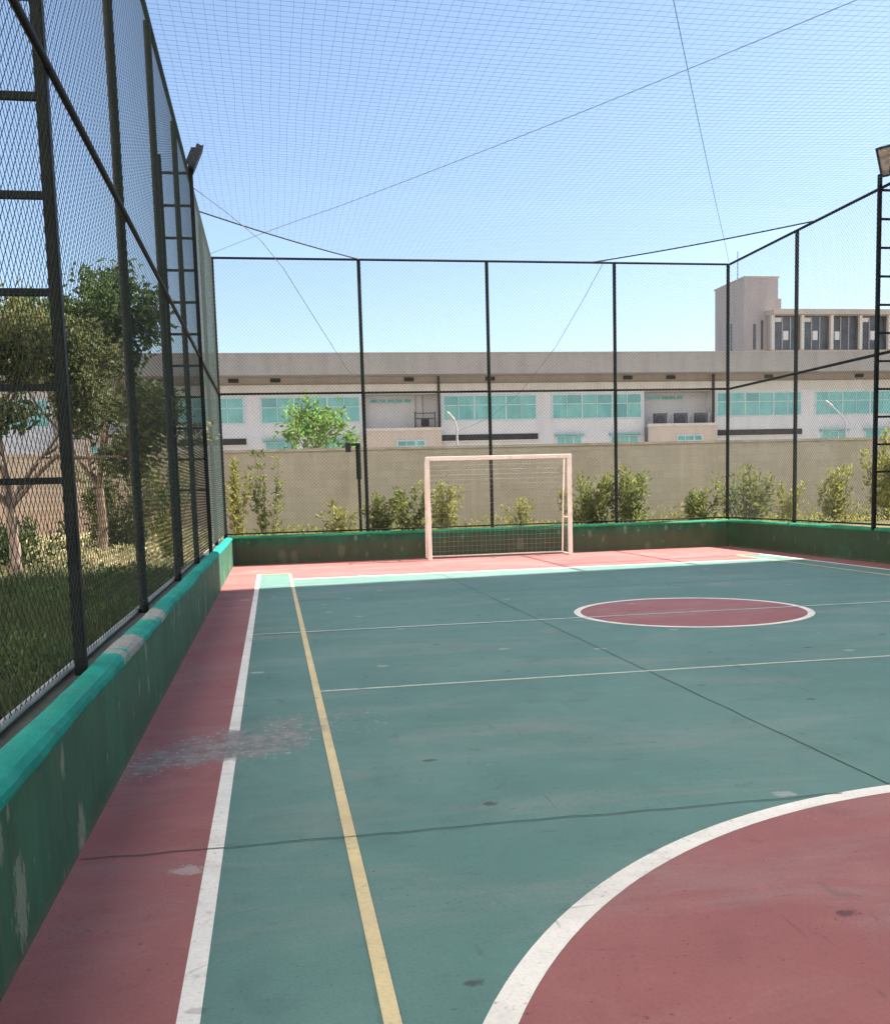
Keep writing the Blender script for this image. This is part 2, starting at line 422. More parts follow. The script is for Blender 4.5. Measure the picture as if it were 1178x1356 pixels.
wob_strip([(2.82+r2.uniform(-.006, .006), 4.0+.25*i) for i in range(int(16.6/.25))], .009, .0022).build('expansion_joint', M['joint'], court)
wob_strip([(-.83+.12*i, 4.0+r2.uniform(-.008, .008)) for i in range(int(3.55/.12))], .007, .0058).build('expansion_joint', M['joint'], court)
wob_strip([(3.4+.2*i, 4.02+r2.uniform(-.008, .008)) for i in range(32)], .007, .0022).build('expansion_joint', M['joint'], court)

# ------------------------------------------------------------------ low walls round the court
def low_wall(label, axis):
    root = empty('low_wall'); tag(root, label, 'low wall', 'low green walls around the court')
    return root
# left: profile in (x,z) swept along y, slightly uneven
def wall_y(root, sgn, x_in, capmat, y0, y1):
    X = lambda d: x_in - sgn*d
    b = MB().profile_y([(X(0), -.02), (X(0), .545), (X(.11), .545), (X(.11), .54), (X(.27), .54), (X(.27), -.3)][::1 if sgn > 0 else -1], [y0, y1])
    b.build('wall_body', M['wall_paint'], root)
    c = MB(); n = int((y1-y0)/.16); rr = random.Random(int(x_in*100))
    prof = [(-.012, .546), (-.016, .560), (-.012, .581), (.010, .601), (.050, .611), (.104, .609), (.113, .598), (.112, .5452), (.02, .5452)]
    base = len(c.v); N = len(prof)
    for j in range(n+1):
        y = y0 + (y1-y0)*j/n; e = rr.uniform(-.004, .004)+.006*math.sin(y*1.7); h = rr.uniform(-.003, .003)+.004*math.sin(y*2.3+1)
        for (d, z) in prof:
            dd = d + (e if d < 0 else 0); zz = z + (h if z > .55 else (h*.7 if z > .546 else 0))
            c.v.append((X(dd), y, zz))
    for j in range(n):
        for k in range(N):
            a = j*N+k; q = j*N+(k+1) % N
            c.f.append((a, q, q+N, a+N) if sgn > 0 else (a, a+N, q+N, q))
    c.f.append(tuple(range(N))); c.f.append(tuple(n*N+k for k in range(N)))
    oc = c.build('wall_cap', capmat, root, smooth=True); oc.data.set_sharp_from_angle(angle=R_(24))
    MB().box(min(X(.114), X(.268)), max(X(.114), X(.268)), y0, y1, .5405, .556).build('ledge', M['ledge'], root)
w = low_wall('dark green low wall with turquoise cap, running along the left side of the court', 'y')
wall_y(w, 1, XL, M['cap_teal'], Y0, YF)
w = low_wall('dark green low wall with green cap along the right side of the court', 'y')
wall_y(w, -1, XR, M['cap_green'], Y0, YF)
w = low_wall('dark brownish green low wall with green cap across the far end behind the goal', 'x')
MB().box(XL-.27, XR+.27, YF+.001, YF+.27, -.3, .545).build('wall_body', M['wall_paint'], w)
c = MB(); rr = random.Random(9); n = 36
prof = [(-.012, .546), (-.016, .560), (-.012, .581), (.010, .602), (.050, .612), (.104, .610), (.113, .598), (.112, .5455), (.02, .5455)]
for j in range(n+1):
    x = XL-.02 + (XR-XL+.04)*j/n; e = rr.uniform(-.006, .006); h = rr.uniform(-.005, .005)
    for (d, z) in prof: c.v.append((x, YF + d + (e if d < 0 else 0), z + (h if z > .55 else 0)))
N = len(prof)
for j in range(n):
    for k in range(N):
        a = j*N+k; q = j*N+(k+1) % N; c.f.append((a, a+N, q+N, q))
c.f.append(tuple(range(N))); c.f.append(tuple(n*N+k for k in range(N)))
oc = c.build('wall_cap', M['cap_green'], w, smooth=True); oc.data.set_sharp_from_angle(angle=R_(24))

# ------------------------------------------------------------------ chain link fences
FX0, FX1, FY = -.985, 10.2, 20.76       # fence planes
ZB, ZT, ZM = .62, 6.25, 3.53
def chain(to3, L, H, d, r, seg=.45):
    """straight diagonal wires in two close layers, clipped to an L x H rectangle"""
    m = MB()
    for s in (1, -1):
        k = -H if s == 1 else 0.0
        end = L if s == 1 else L+H
        while k < end:
            # s=1: u = k + v ; s=-1: u = k - v
            v0, v1 = (max(0, -k), min(H, L-k)) if s == 1 else (max(0, k-L), min(H, k))
            if v1-v0 > .03:
                n = max(1, int((v1-v0)*1.414/seg))
                pts = []
                for i in range(n+1):
                    v = v0+(v1-v0)*i/n; pts.append(to3(k+s*v, v, s*r*1.05))
                m.tube(pts, r, 3, cap=False)
            k += d
    return m
def fence(label):
    root = empty('chain_link_fence'); return tag(root, label, 'fence', 'chain link fences around the court')
def post(root, x, y, z0, z1, r=.036):
    MB().tube([(x, y, z0), (x, y, z1)], r, 12).build('post', M['dark_steel'], root, smooth=False)
fl = fence('tall dark chain link fence along the left side of the court')
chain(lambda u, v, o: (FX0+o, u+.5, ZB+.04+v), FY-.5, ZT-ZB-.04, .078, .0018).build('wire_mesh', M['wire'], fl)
for y in (2.4, 7.9, 10.75, 13.45, 18.2): post(fl, FX0-.045, y, .556, ZT)
MB().tube([(FX0-.03, .5, ZT), (FX0-.03, FY, ZT)], .024, 10).build('top_rail', M['dark_steel'], fl)
MB().tube([(FX0-.012+.03, .5, ZM), (FX0+.018, FY, ZM)], .021, 10).build('mid_rail', M['dark_steel'], fl)
MB().tube([(-1.085, -5.9, .577), (-1.085, FY, .577)], .02, 10).build('bottom_rail', M['galv'], fl)
ff = fence('tall dark chain link fence across the far end behind the goal')
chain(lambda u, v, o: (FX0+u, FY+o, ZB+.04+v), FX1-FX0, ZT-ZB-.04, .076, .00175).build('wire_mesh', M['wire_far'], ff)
for x in (FX0, 1.99, 4.71, 7.55, FX1): post(ff, x, FY+.045, .3, ZT, .038)
for z, nm in ((ZT, 'top_rail'), (ZM, 'mid_rail'), (ZB+.03, 'bottom_rail')):
    MB().tube([(FX0, FY+.028, z), (FX1, FY+.028, z)], .024 if z > 1 else .016, 10).build(nm, M['dark_steel'], ff)
fr = fence('tall dark chain link fence along the right side of the court')
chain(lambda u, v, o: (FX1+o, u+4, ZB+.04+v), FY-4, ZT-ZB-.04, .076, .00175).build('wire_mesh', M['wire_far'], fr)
for y in (17.98, 12.35, 9.5, 6.7, 4.0): post(fr, FX1+.045, y, .556, ZT, .038)
for z, nm in ((ZT, 'top_rail'), (ZM, 'mid_rail'), (ZB+.03, 'bottom_rail')):
    MB().tube([(FX1+.028, 4, z), (FX1+.028, FY, z)], .026 if z > 1 else .016, 10).build(nm, M['dark_steel'], fr)

# ------------------------------------------------------------------ ladder-like floodlight towers
def tower(label, x_in, sgn, y, heads, hs=1.0, hz=0.0):
    """ladder standing square to the fence: inner upright at the fence, outer one away from the court"""
    root = empty('floodlight_tower', (x_in, y, .4 if y > 10 else 0)); tag(root, label, 'floodlight tower', 'floodlight towers beside the fences')
    z0 = 0.0; H = 6.42 - root.location.z
    def sq(x, nm='upright'):
        MB().box(x-.028, x+.028, -.028, .028, z0 if x else .556-root.location.z, H).build(nm, M['dark_steel'], root)
    sq(0); sq(-sgn*.44)
    z = 1.55 - root.location.z
    while z < H+.01:
        a, b = sorted((-sgn*.028, -sgn*.412))
        MB().box(a, b, -.017, .017, z-.017, z+.017).build('rung', M['dark_steel'], root)
        z += .462
    # bracket and heads
    for (dx, dy, yaw, tilt) in heads:
        Mx = Matrix.Translation((dx, dy, H+.17+hz)) @ Matrix.Rotation(yaw, 4, 'Z') @ Matrix.Rotation(tilt, 4, 'Y') @ Matrix.Scale(hs, 4)
        hb = MB(); hb.box(-.05, .05, -.17, .17, -.22, .22, Mx)
        # cooling box on the back and a tapered rim
        hb.box(-.12, -.052, -.11, .11, -.13, .13, Mx)
        hb.box(.052, .075, -.19, .19, -.24, -.212, Mx); hb.box(.052, .075, -.19, .19, .212, .24, Mx)
        hb.box(.052, .075, -.19, -.162, -.21, .21, Mx); hb.box(.052, .075, .162, .19, -.21, .21, Mx)
        fl_ = hb.build('floodlight', M['lamp_case'], root)
        MB().box(.053, .060, -.160, .160, -.210, .210, Mx).build('lens', M['lamp_glass'], fl_)
        MB().tube([(dx*.4, dy, H-.05), (dx, dy, H+.1)], .018, 8).build('bracket', M['dark_steel'], root)
    return root
tower('near dark ladder tower at the left fence, its rungs cut by the photo edge', FX0-.02, 1, 5.2, [(.12, 0, 0, R_(35))])
tower('dark ladder tower with one floodlight, standing behind the left fence farther down the court', FX0+.03, 1, 15.25, [(.07, -.05, R_(7), R_(24))], .78, -.22)
tower('dark ladder tower with two floodlights at the right edge, beside the right fence', FX1-.10, -1, 15.15, [(.04, -.24, R_(215), R_(32)), (.36, -.24, R_(225), R_(32))])

# ------------------------------------------------------------------ overhead net
def netz(x, y):
    a = max(0, min(1, (x-FX0)/(FX1-FX0))); return ZT - .16*math.sin(math.pi*a)*min(1, (FY-y)/4)
def corner_limit(y):
    """x-range of the net at a given y: its far corners are cut by slanting ropes"""
    x0, x1 = FX0, FX1
    if y > 17.5: x0 = FX0 + (y-17.5)*(2.0-FX0)/(FY-17.5); x1 = FX1 - (y-17.3)*(FX1-7.05)/(FY-17.3)
    return x0, x1
net = empty('overhead_net', (0, 0, 0)); tag(net, 'dark square mesh net stretched over the top of the court', 'net')
nm = MB(); dn = .108
y = 4.0; k = 0
jr = random.Random(5)
rowj = {}
while y < FY:
    x0, x1 = corner_limit(y); n = 26
    ph = jr.uniform(0, 6)
    pts = [(x0+(x1-x0)*i/n, y+.010*math.sin(i*1.3+ph), netz(x0+(x1-x0)*i/n, y)) for i in range(n+1)]
    nm.tube(pts, .00145, 3, cap=False); y += dn
x = FX0+dn
while x < FX1:
    ye = FY
    if x < 2.0: ye = 17.5 + (x-FX0)*(FY-17.5)/(2.0-FX0)
    if x > 7.05: ye = 17.3 + (FX1-x)*(FY-17.3)/(FX1-7.05)
    n = 40; ph = jr.uniform(0, 6)
    pts = [(x+.010*math.sin(i*1.1+ph), 4.0+(ye-4.0)*i/n, netz(x, 4.0+(ye-4.0)*i/n)) for i in range(n+1)]
    nm.tube(pts, .00145, 3, cap=False); x += dn
nm.build('net_mesh', M['twine'], net)
def rope(pts, r, name, mat, parent): return MB().tube(pts, r, 6).build(name, mat, parent)
rope([(FX0+(2.0-FX0)*i/10, 17.5+(FY-17.5)*i/10, ZT-.03*math.sin(math.pi*i/10)) for i in range(11)], .014, 'edge_rope', M['rope'], net)
rope([(FX1+(7.05-FX1)*i/10, 17.3+(FY-17.3)*i/10, ZT-.03*math.sin(math.pi*i/10)) for i in range(11)], .014, 'edge_rope', M['rope'], net)
rope([(FX0+(FX1-FX0)*i/24, 20.5-(20.5-2.05)*i/24, netz(FX0+(FX1-FX0)*i/24, 20.5-(20.5-2.05)*i/24)+.01) for i in range(25)], .0042, 'support_cable', M['cable'], net)
rope([(FX1-(FX1-FX0)*i/24, FY-(FY-.16)*i/24, netz(FX1-(FX1-FX0)*i/24, FY-(FY-.16)*i/24)+.022) for i in range(25)], .0042, 'support_cable', M['cable'], net)
# slack wires that hang from the fence to the yard beyond
def slack(label, pts, r=.006):
    o = MB().tube(pts, r, 6).build('slack_wire', M['cable']); return tag(o, label, 'wire', 'slack wires over the far fence')

slack('thin slack wire running from the left ladder tower down over the far fence', [(-.955, 15.25, 5.98), (-0.834, 15.2, 5.887), (-0.506, 16.4, 5.945), (0.008, 18.0, 5.919), (0.407, 19.2, 5.711), (0.776, 20.2, 5.348), (1.815, 22.5, 4.211), (2.643, 24.0, 3.667), (3.822, 26.5, 3.241)])
slack('thin slack wire running from the far fence top down towards the white street lamp', [(7.295, 20.7, 6.277), (7.101, 21.7, 5.59), (6.852, 23.0, 4.774), (6.642, 25.5, 3.998), (6.601, 29.0, 3.596), (6.695, 35.0, 3.519)])

# ------------------------------------------------------------------ goal
gl = empty('goal', (4.69, 19.95, 0)); tag(gl, 'faded pink and white goal frame with net, standing before the far wall', 'goal')
gx, gt, s = 1.515, 2.13, .04
GP = M['goal_paint']
for sx in (-1, 1):
    MB().box(sx*gx-s, sx*gx+s, -s, s, .0, gt-2*s).build('post', GP, gl, bevel=.006)
MB().box(-gx-s, gx+s, -s, s, gt-2*s+.001, gt).build('crossbar', GP, gl, bevel=.006)
for sx in (-1, 1):
    X = sx*(gx-.012)
    fr_ = MB()
    fr_.tube([(X, s, gt-.05), (X, .30, gt-.06), (X, .34, gt-.10), (X, .54, .06), (X, .52, .025), (X, s, .02)], .019, 8)
    fr_.tube([(X, s, .80), (X, .465, .80)], .015, 8)
    fr_.build('side_frame', GP, gl)
MB().tube([(-gx+.03, .535, .035), (gx-.03, .535, .035)], .019, 8).build('back_bar', GP, gl)
MB().tube([(-gx+.03, .31, gt-.062), (gx-.03, .31, gt-.062)], .014, 8).build('back_bar', GP, gl)
gn = MB(); step = .1
def backp(u, v):   # u along x, v 0..1 top to bottom
    yb = .33 + (.535-.33)*v + .05*math.sin(math.pi*v)*math.sin(math.pi*(u/(2*gx)+.5)); return (u, yb, gt-.07-(gt-.11)*v)
nx = int(2*gx/step)
for i in range(nx+1):
    u = -gx+2*gx*i/nx; gn.tube([backp(u, v/10) for v in range(11)], .0016, 3, cap=False)
for j in range(21):
    gn.tube([backp(-gx+2*gx*i/12, j/20) for i in range(13)], .0016, 3, cap=False)
for sx in (-1, 1):
    for j in range(21):
        v = j/20; p = backp(sx*gx, v); gn.tube([(sx*gx, s, p[2]), p], .0016, 3, cap=False)
    for i in range(1, 5):
        gn.tube([(sx*gx, s+(backp(sx*gx, v/6)[1]-s)*i/5, backp(sx*gx, v/6)[2]) for v in range(7)], .0016, 3, cap=False)
gn.build('goal_net', M['goal_net'], gl)

# ------------------------------------------------------------------ grey block wall behind the court
bw = empty('block_wall', (0, 25.5, 0)); tag(bw, 'long grey beige concrete block wall behind the far fence and shrubs', 'wall')
MB().box(-60, 75, 0, .2, -.2, 2.53).build('wall_body', M['block_wall'], bw)
MB().box(-60, 75, -.03, .23, 2.532, 2.60).build('wall_coping', M['ledge'] if False else plain('wall_coping_cement', (.46, .42, .36), .9, .2, 3), bw)

# ------------------------------------------------------------------ long two storey building
BY = 60.0
lb = empty('long_building', (14, BY, .4)); tag(lb, 'long two storey pale building with grey roof band and teal windows', 'building')
lb_off = Vector((14, BY, .4))
def part(nm, mat, boxes, parent=None):
    m = MB()
    for b in boxes: m.box(b[0]-14, b[1]-14, b[2]-BY, b[3]-BY, b[4]-.4, b[5]-.4)
    return m.build(nm, mat, parent or lb)
BX0, BX1 = -44, 66
bays = []   # (x0,x1) recessed balcony bays
for k in range(-3, 4): 
    bx = 5.7 + 18.0*k
    if bx > BX0 and bx+4.8 < BX1: bays.append((bx, bx+4.75))
edges = [BX0]
for a, b in bays: edges += [a, b]
edges.append(BX1)
solid = [(edges[i], edges[i+1]) for i in range(0, len(edges), 2)]
part('wall', M['facade'], [(a, b, BY, BY+1.2, 0, 7.36) for a, b in solid] + [(a, b, BY+1.201, BY+1.4, 0, 7.36) for a, b in bays])
part('cream_band', M['band'], [(BX0, BX1, BY-.02, BY+1.4, 7.362, 7.95)])
part('soffit_band', M['soffit'], [(BX0, BX1, BY+.25, BY+1.4, 7.952, 8.42)])
part('roof_fascia', M['fascia'], [(BX0, BX1, BY-1.1, BY+14, 8.422, 9.62)])
part('roof_edge', M['cream_trim'] if False else M['soffit'], [(BX0, BX1, BY-1.13, BY-1.0, 9.622, 9.70)])
part('end_block', M['facade'], [(BX0, BX1, BY+1.402, BY+14, 0, 8.42)])
def window(x0, x1, z0, z1, nx, zs, yy=BY, big=True):
    pane = [(x0+.03, x1-.03, yy-.012, yy+.10, z0+.03, z1-.03)]
    bars = [(x0, x1, yy-.05, yy-.001, z0, z0+.07), (x0, x1, yy-.05, yy-.001, z1-.07, z1)]
    for i in range(nx+1):
        xx = x0+(x1-x0)*i/nx; wd = .05 if i in (0, nx) or i % 2 == 0 else .022
        xx = min(max(xx, x0+wd), x1-wd)
        bars.append((xx-wd, xx+wd, yy-.047, yy-.002, z0+.071, z1-.071))
    segs = [x0+(x1-x0)*i/nx for i in range(nx+1)]
    for z in zs:
        for i in range(nx): bars.append((segs[i]+.07, segs[i+1]-.07, yy-.04, yy-.003, z-.03, z+.03))
    f = part('window', M['window_frame'], bars)
    part('pane', M['teal'], pane, f)
for k in range(-3, 4):
    o = 18.0*k
    for (a, b, n) in ((-.45, 5.55, 6), (10.6, 16.62, 6)):
        if a+o > BX0+.5 and b+o < BX1-.5: window(a+o, b+o, 5.68, 7.24, n, [6.62])
for a, b in bays:
    part('balcony_parapet', M['pink_parapet'], [(a+.05, b-.05, BY-.62, BY-.45, .4, 5.08)])
    part('parapet_top', M['cream_trim'], [(a, b, BY-.68, BY-.40, 5.082, 5.26)])
    part('balcony_floor', M['facade'], [(a, b, BY-.449, BY+1.19, 4.0, 4.15)])
    window(a+.5, a+3.2, 6.88, 7.2, 5, [], BY+1.2)
    window(a+1.9, a+3.7, 4.12, 4.52, 3, [], BY-.62)
for a in (10.5, 28.5, -7.5, 46.5, -25.5):
    part('dark_strip_window', M['dark_open'], [(a, a+6.15, BY-.06, BY-.001, 4.46, 4.82)])
    part('sill', M['cream_trim'], [(a-.05, a+6.2, BY-.10, BY-.002, 4.36, 4.455)])
part('dark_strip_window', M['dark_open'], [(-2.9, -.98, BY-.065, BY-.001, 4.40, 4.86)]) if False else None
for a, b in ((17.8, 19.55), (21.4, 23.3), (36, 37.9), (39.2, 41), (-.3, 1.6), (3, 4.9)):
    window(a, b, 3.6, 4.62, 3, [4.1])
    part('window_hood', M['teal'], [(a-.1, b+.1, BY-.25, BY-.06, 4.64, 4.74)])
for a, b in bays[3:4]:
    for xx in (9.1, 9.55):
        part('riser_pipe', M['soffit'], [(xx-.04, xx+.04, BY+1.10, BY+1.19, 4.16, 7.9)])
    part('drying_rack', M['dark_open'], [(8.9, 10.2, BY+.35, BY+.39, 6.18, 6.23), (8.9, 10.2, BY+.35, BY+.39, 5.85, 5.90), (8.9, 8.95, BY+.34, BY+.40, 4.16, 6.3), (10.15, 10.2, BY+.34, BY+.40, 4.16, 6.3), (9.3, 9.8, BY+.33, BY+.41, 5.4, 5.84)])
for x in (10.38, 28.38, -7.6, 46.4):
    part('drain_pipe', M['dark_open'], [(x-.07, x+.07, BY-.12, BY-.001-.02, 4.2, 8.41)])
for x in (-12.2, -6.0, -1.95, .52, 8.6, 13.7, 22.7, 25.6, 32.4, 38.9):
    part('vent', M['dark_open'], [(x-.3, x+.3, BY+.19, BY+.249, 8.14, 8.36)])
# condensers on the balcony
def condenser(x, label):
    r = empty('air_conditioner', (x, BY-.05, 5.28)); tag(r, label, 'air conditioner', 'air conditioners on the balcony')
    b_ = MB().box(-.42, .42, -.16, .16, .05, .92); b_.box(-.36, -.28, -.14, .14, 0, .049); b_.box(.28, .36, -.14, .14, 0, .049)
    b_.build('casing', M['ac_body'], r, bevel=.02)
    m = MB()
    for k in range(3): 
        rr_ = .10+.09*k
        pts = [(-.08+rr_*math.cos(a*math.pi/10), -.175, .48+rr_*math.sin(a*math.pi/10)) for a in range(21)]
        m.tube(pts, .012, 5)
    m.build('fan_grille', M['dark_steel'], r)
    MB().box(.44, .54, -.1, .1, .0, .95).build('white_pipe_cover', M['white_metal'], r)
    return r
condenser(24.75, 'dark air conditioner on the balcony, leftmost of the three')
condenser(26.15, 'dark air conditioner on the balcony, middle of the three')
condenser(27.55, 'dark air conditioner on the balcony, nearest the drain pipe')
for o in col.objects:
    if o.name.startswith('air_conditioner'): o.location.z = 5.02

# ------------------------------------------------------------------ concrete tower block behind the long building
tb = empty('concrete_building', (45, 78, .4)); tag(tb, 'weathered concrete building with a square tower and dark upper windows', 'building')
def tpart(nm, mat, boxes, parent=None):
    m = MB()
    for b in boxes: m.box(b[0]-45, b[1]-45, b[2]-78, b[3]-78, b[4]-.4, b[5]-.4)
    return m.build(nm, mat, parent or tb)
tpart('stair_tower', M['tower_conc'], [(39.7, 42.75, 78, 83.5, 0, 18.4), (42.751, 43.6, 79, 83.5, 0, 16.9)])
tpart('tower_rim', M['soffit'], [(39.62, 42.82, 77.92, 83.58, 18.401, 18.52)])
tpart('upper_storey', M['tower_conc'], [(41.75, 72, 77.2, 77.99, 0, 12.35), (43.61, 72, 78.0, 88, 0, 15.2), (41.75, 42.0, 77.3, 77.99, 12.351, 15.2)])
tpart('roof_slab', M['soffit'], [(41.6, 72.4, 76.6, 77.95, 15.201, 15.62), (43.61, 72.4, 77.951, 88.2, 15.201, 15.62)])
for i in range(11):
    x0 = 41.8+2.68*i
    tpart('column', M['band'], [(x0-.13, x0+.13, 77.0, 77.28, 12.351, 15.2)])
    f = tpart('window', M['tower_dark'], [(x0+.2, x0+2.48, 77.5, 77.6, 12.4, 15.19)])
    tpart('mullion', M['tower_conc'], [(x0+1.0, x0+1.08, 77.42, 77.499, 12.4, 15.1), (x0+1.75, x0+1.83, 77.42, 77.499, 12.4, 15.1)], f)
    if i % 3 != 2:
        tpart('blind', M['facade'], [(x0+1.15, x0+1.6, 77.44, 77.498, 13.2, 13.95)], f)
        tpart('blind', M['facade'], [(x0+.4, x0+.95, 77.44, 77.498, 14.7, 15.05)], f)
    else: tpart('blind', M['facade'], [(x0+.5, x0+.95, 77.44, 77.498, 13.2, 13.9)], f)
for bx in ((39.68, 39.699, 80.2, 80.5, 12.5, 15), (40.5, 40.75, 77.97, 77.999, 12.5, 14.6), (41.2, 41.4, 77.97, 77.999, 12.5, 14.9)):
    tpart('slit_window', M['tower_dark'], [bx])
MB().tube([(-4.9, 2, 18.1), (-4.9, 2, 20.6)], .03, 6).build('antenna', M['dark_steel'], tb)

# ------------------------------------------------------------------ street lamps and pole lamp
def street_lamp(label, base, top, arm, head_dir):
    r = empty('street_lamp', base); tag(r, label, 'street lamp', 'white street lamps beyond the block wall')
    b = Vector(base)
    MB().tube([(0, 0, 0), (0, 0, top-b.z)], .05, 10, .038).build('pole', M['white_metal'], r)
    pts = [Vector((0, 0, top-b.z+.0)) + Vector(a) for a in arm]
    MB().tube(pts, .03, 8).build('arm', M['white_metal'], r)
    e = pts[-1]; d = Vector(head_dir).normalized()
    h = MB(); h.tube([e, e+d*.12, e+d*.42, e+d*.55], [.03, .065, .06, .02], 10); h.build('lamp_head', M['white_metal'], r)
    return r
street_lamp('white street lamp with a short arm, beyond the wall above the goal', (6.88, 36, .4), 3.72, [(0, 0, 0), (-.02, 0, .12), (-.07, 0, .25)], (-.25, -.2, .25))
street_lamp('white street lamp with a long curved arm, beyond the wall at right', (25.22, 40, .4), 3.80, [(0, 0, 0), (-.05, 0, .2), (-.27, 0, .5), (-.62, 0, .8)], (-.5, -.1, .33))
pl = empty('pole_lamp', (2.05, 23.2, .4)); tag(pl, 'short dark pole with small black box lamp behind the far fence', 'lamp')
MB().tube([(0, 0, 0), (-.0, 0, 2.2)], .035, 10).build('pole', M['dark_steel'], pl)
MB().tube([(0, 0, 1.35), (0, 0, 2.2)], .06, 10).build('sleeve', M['dark_steel'], pl)
MB().tube([(0, 0, 2.17), (-.17, 0, 2.17)], .03, 8).build('arm', M['dark_steel'], pl)
MB().box(-.30, -.17, -.09, .09, 2.0, 2.22).build('lamp_head', M['lamp_case'], pl, bevel=.02)

# ------------------------------------------------------------------ plants
def leaf_quad(m, p, d, L, W, rn):
    d = d.normalized(); u = d.cross(Vector((rn.uniform(-1, 1), rn.uniform(-1, 1), rn.uniform(-1, 1))))
    if u.length < .05: u = d.orthogonal()
    u.normalize(); n = d.cross(u)
    a = p; b = p + d*L*.5 + u*W*.5 + n*L*.08; c = p + d*L - n*L*.05; e = p + d*L*.5 - u*W*.5 + n*L*.08
    m.quad(a, b, c, e)
def rvec(rn): 
    while True:
        v = Vector((rn.uniform(-1, 1), rn.uniform(-1, 1), rn.uniform(-1, 1)))
        if .05 < v.length < 1: return v
def grow(m_wood, tips, p, d, L, r, depth, rn, spread, up):
    n = 3; pts = [p]; q = p.copy(); dd = d.copy()
    for i in range(n):
        dd = (dd + rvec(rn)*.16 + Vector((0, 0, up*.12))).normalized(); q = q + dd*L/n; pts.append(q.copy())
    m_wood.tube(pts, r, 6 if depth > 1 else 4, r*.62, cap=False)
    if depth <= 1: tips.append((pts[1], dd)); tips.append((pts[2], dd))
    if depth == 0: tips.append((q, dd)); return
    k = rn.choice((2, 3, 3)) if depth > 1 else 3
    for i in range(k):
        nd = (dd + rvec(rn)*spread + Vector((0, 0, up*.25))).normalized()
        grow(m_wood, tips, q if i else pts[-1], nd, L*rn.uniform(.62, .88), r*.6, depth-1, rn, spread, up)
def tree(name, label, base, H, trunkL, spread, depth, leafmat, barkmat, nleaf, lsize, seed, lean=(0, 0), group=None, flowers=None, up=.35, clump=.32):
    rn = random.Random(seed)
    root = empty(name, base); tag(root, label, 'tree', group)
    wood = MB(); tips = []
    d0 = Vector((lean[0], lean[1], 1)).normalized()
    p1 = d0*trunkL
    wood.tube([Vector((0, 0, -.1)), d0*trunkL*.5 + Vector((.03, .02, 0)), p1], H*.022, 8, H*.015)
    rest = (H-trunkL)
    for i in range(5):
        nd = (d0*.9 + rvec(rn)*spread).normalized()
        grow(wood, tips, p1, nd, rest*.36, H*.010, depth, rn, spread, up)
    wood.build('trunk', barkmat, root)
    lf = MB()
    for i in range(nleaf):
        p, dd = tips[rn.randrange(len(tips))]
        q = p + rvec(rn)*clump*(.4+.6*rn.random())
        leaf_quad(lf, q, dd*.4+rvec(rn)+Vector((0, 0, -.2)), lsize*rn.uniform(.6, 1.25), lsize*rn.uniform(.35, .6), rn)
    lf.build('crown', leafmat, root)
    if flowers:
        fm = MB(); c0 = Vector(flowers[0])
        for i in range(flowers[1]):
            leaf_quad(fm, c0 + rvec(rn)*flowers[2], rvec(rn), .07, .06, rn)
        fm.build('blossom', M['petal'], root)
    return root
TG = 'trees beyond the left fence'
tree('leafy_tree', 'olive green tree with pink blossom at the left edge behind the fence', (-3.9, 15.6, .02), 4.6, 1.35, .95, 3, M['leaf_olive'], M['bark_pale'], 15000, .13, 11, (.02, 0), TG, ((-.05, -.9, 3.05), 170, .3), .25, .36)
tree('leafy_tree', 'dark green tree with upright shoots behind the left fence, second from the photo edge', (-3.2, 19.2, .3), 4.75, 1.35, .6, 3, M['leaf_dark'], M['bark'], 14000, .14, 23, (.02, 0), TG, None, .55, .36)
tree('leafy_tree', 'smaller dark green tree behind the left fence, nearest the ladder tower', (-2.85, 23.6, .4), 3.75, 2.0, .4, 2, M['leaf_dark'], M['bark'], 4200, .15, 31, (.02, 0), TG, None, .25, .38)
tree('leafy_tree', 'sparse bright green tree rising above the block wall left of the goal', (.85, 29.3, .4), 4.3, 1.3, 1.15, 2, M['leaf_bright'], M['bark'], 1250, .20, 44, (0, 0), None, None, .3, .34)

SG = 'shrubs between the far fence and the block wall'
def shrub(name, label, x, y, w_, h_, mat, n, ls, seed, stems=9, upright=1.0, group=SG):
    rn = random.Random(seed); z = gz(y)
    r = empty(name, (x, y, z)); tag(r, label, 'shrub', group)
    st = MB(); lf = MB(); tips = []
    for i in range(stems):
        a = rn.uniform(0, 6.283); q = Vector((math.cos(a), math.sin(a)*.8, 0))*w_*.5*rn.random()**.6
        top = Vector((q.x*1.15+rn.uniform(-.08, .08), q.y, h_*rn.uniform(.62, 1.0)))
        b0 = Vector((q.x*.35, q.y*.35, -.03)); midp = b0.lerp(top, .5)+Vector((rn.uniform(-.05, .05), rn.uniform(-.05, .05), 0))
        st.tube([b0, midp, top], .012, 5, .004, cap=False)
        for k in range(7):
            t = .18+.82*k/6; tips.append((b0.lerp(midp, t*2) if t < .5 else midp.lerp(top, t*2-1), (top-b0).normalized(), t))
    for i in range(n):
        p, d, t = tips[rn.randrange(len(tips))]
        q = p + rvec(rn)*w_*.17*(1.3-.7*t)
        if q.z < 0: q.z = abs(q.z)
        leaf_quad(lf, q, d*.6*upright+rvec(rn), ls*rn.uniform(.6, 1.3), ls*rn.uniform(.28, .5), rn)
    st.build('stem', M['bark'], r); lf.build('foliage', mat, r)
    return r
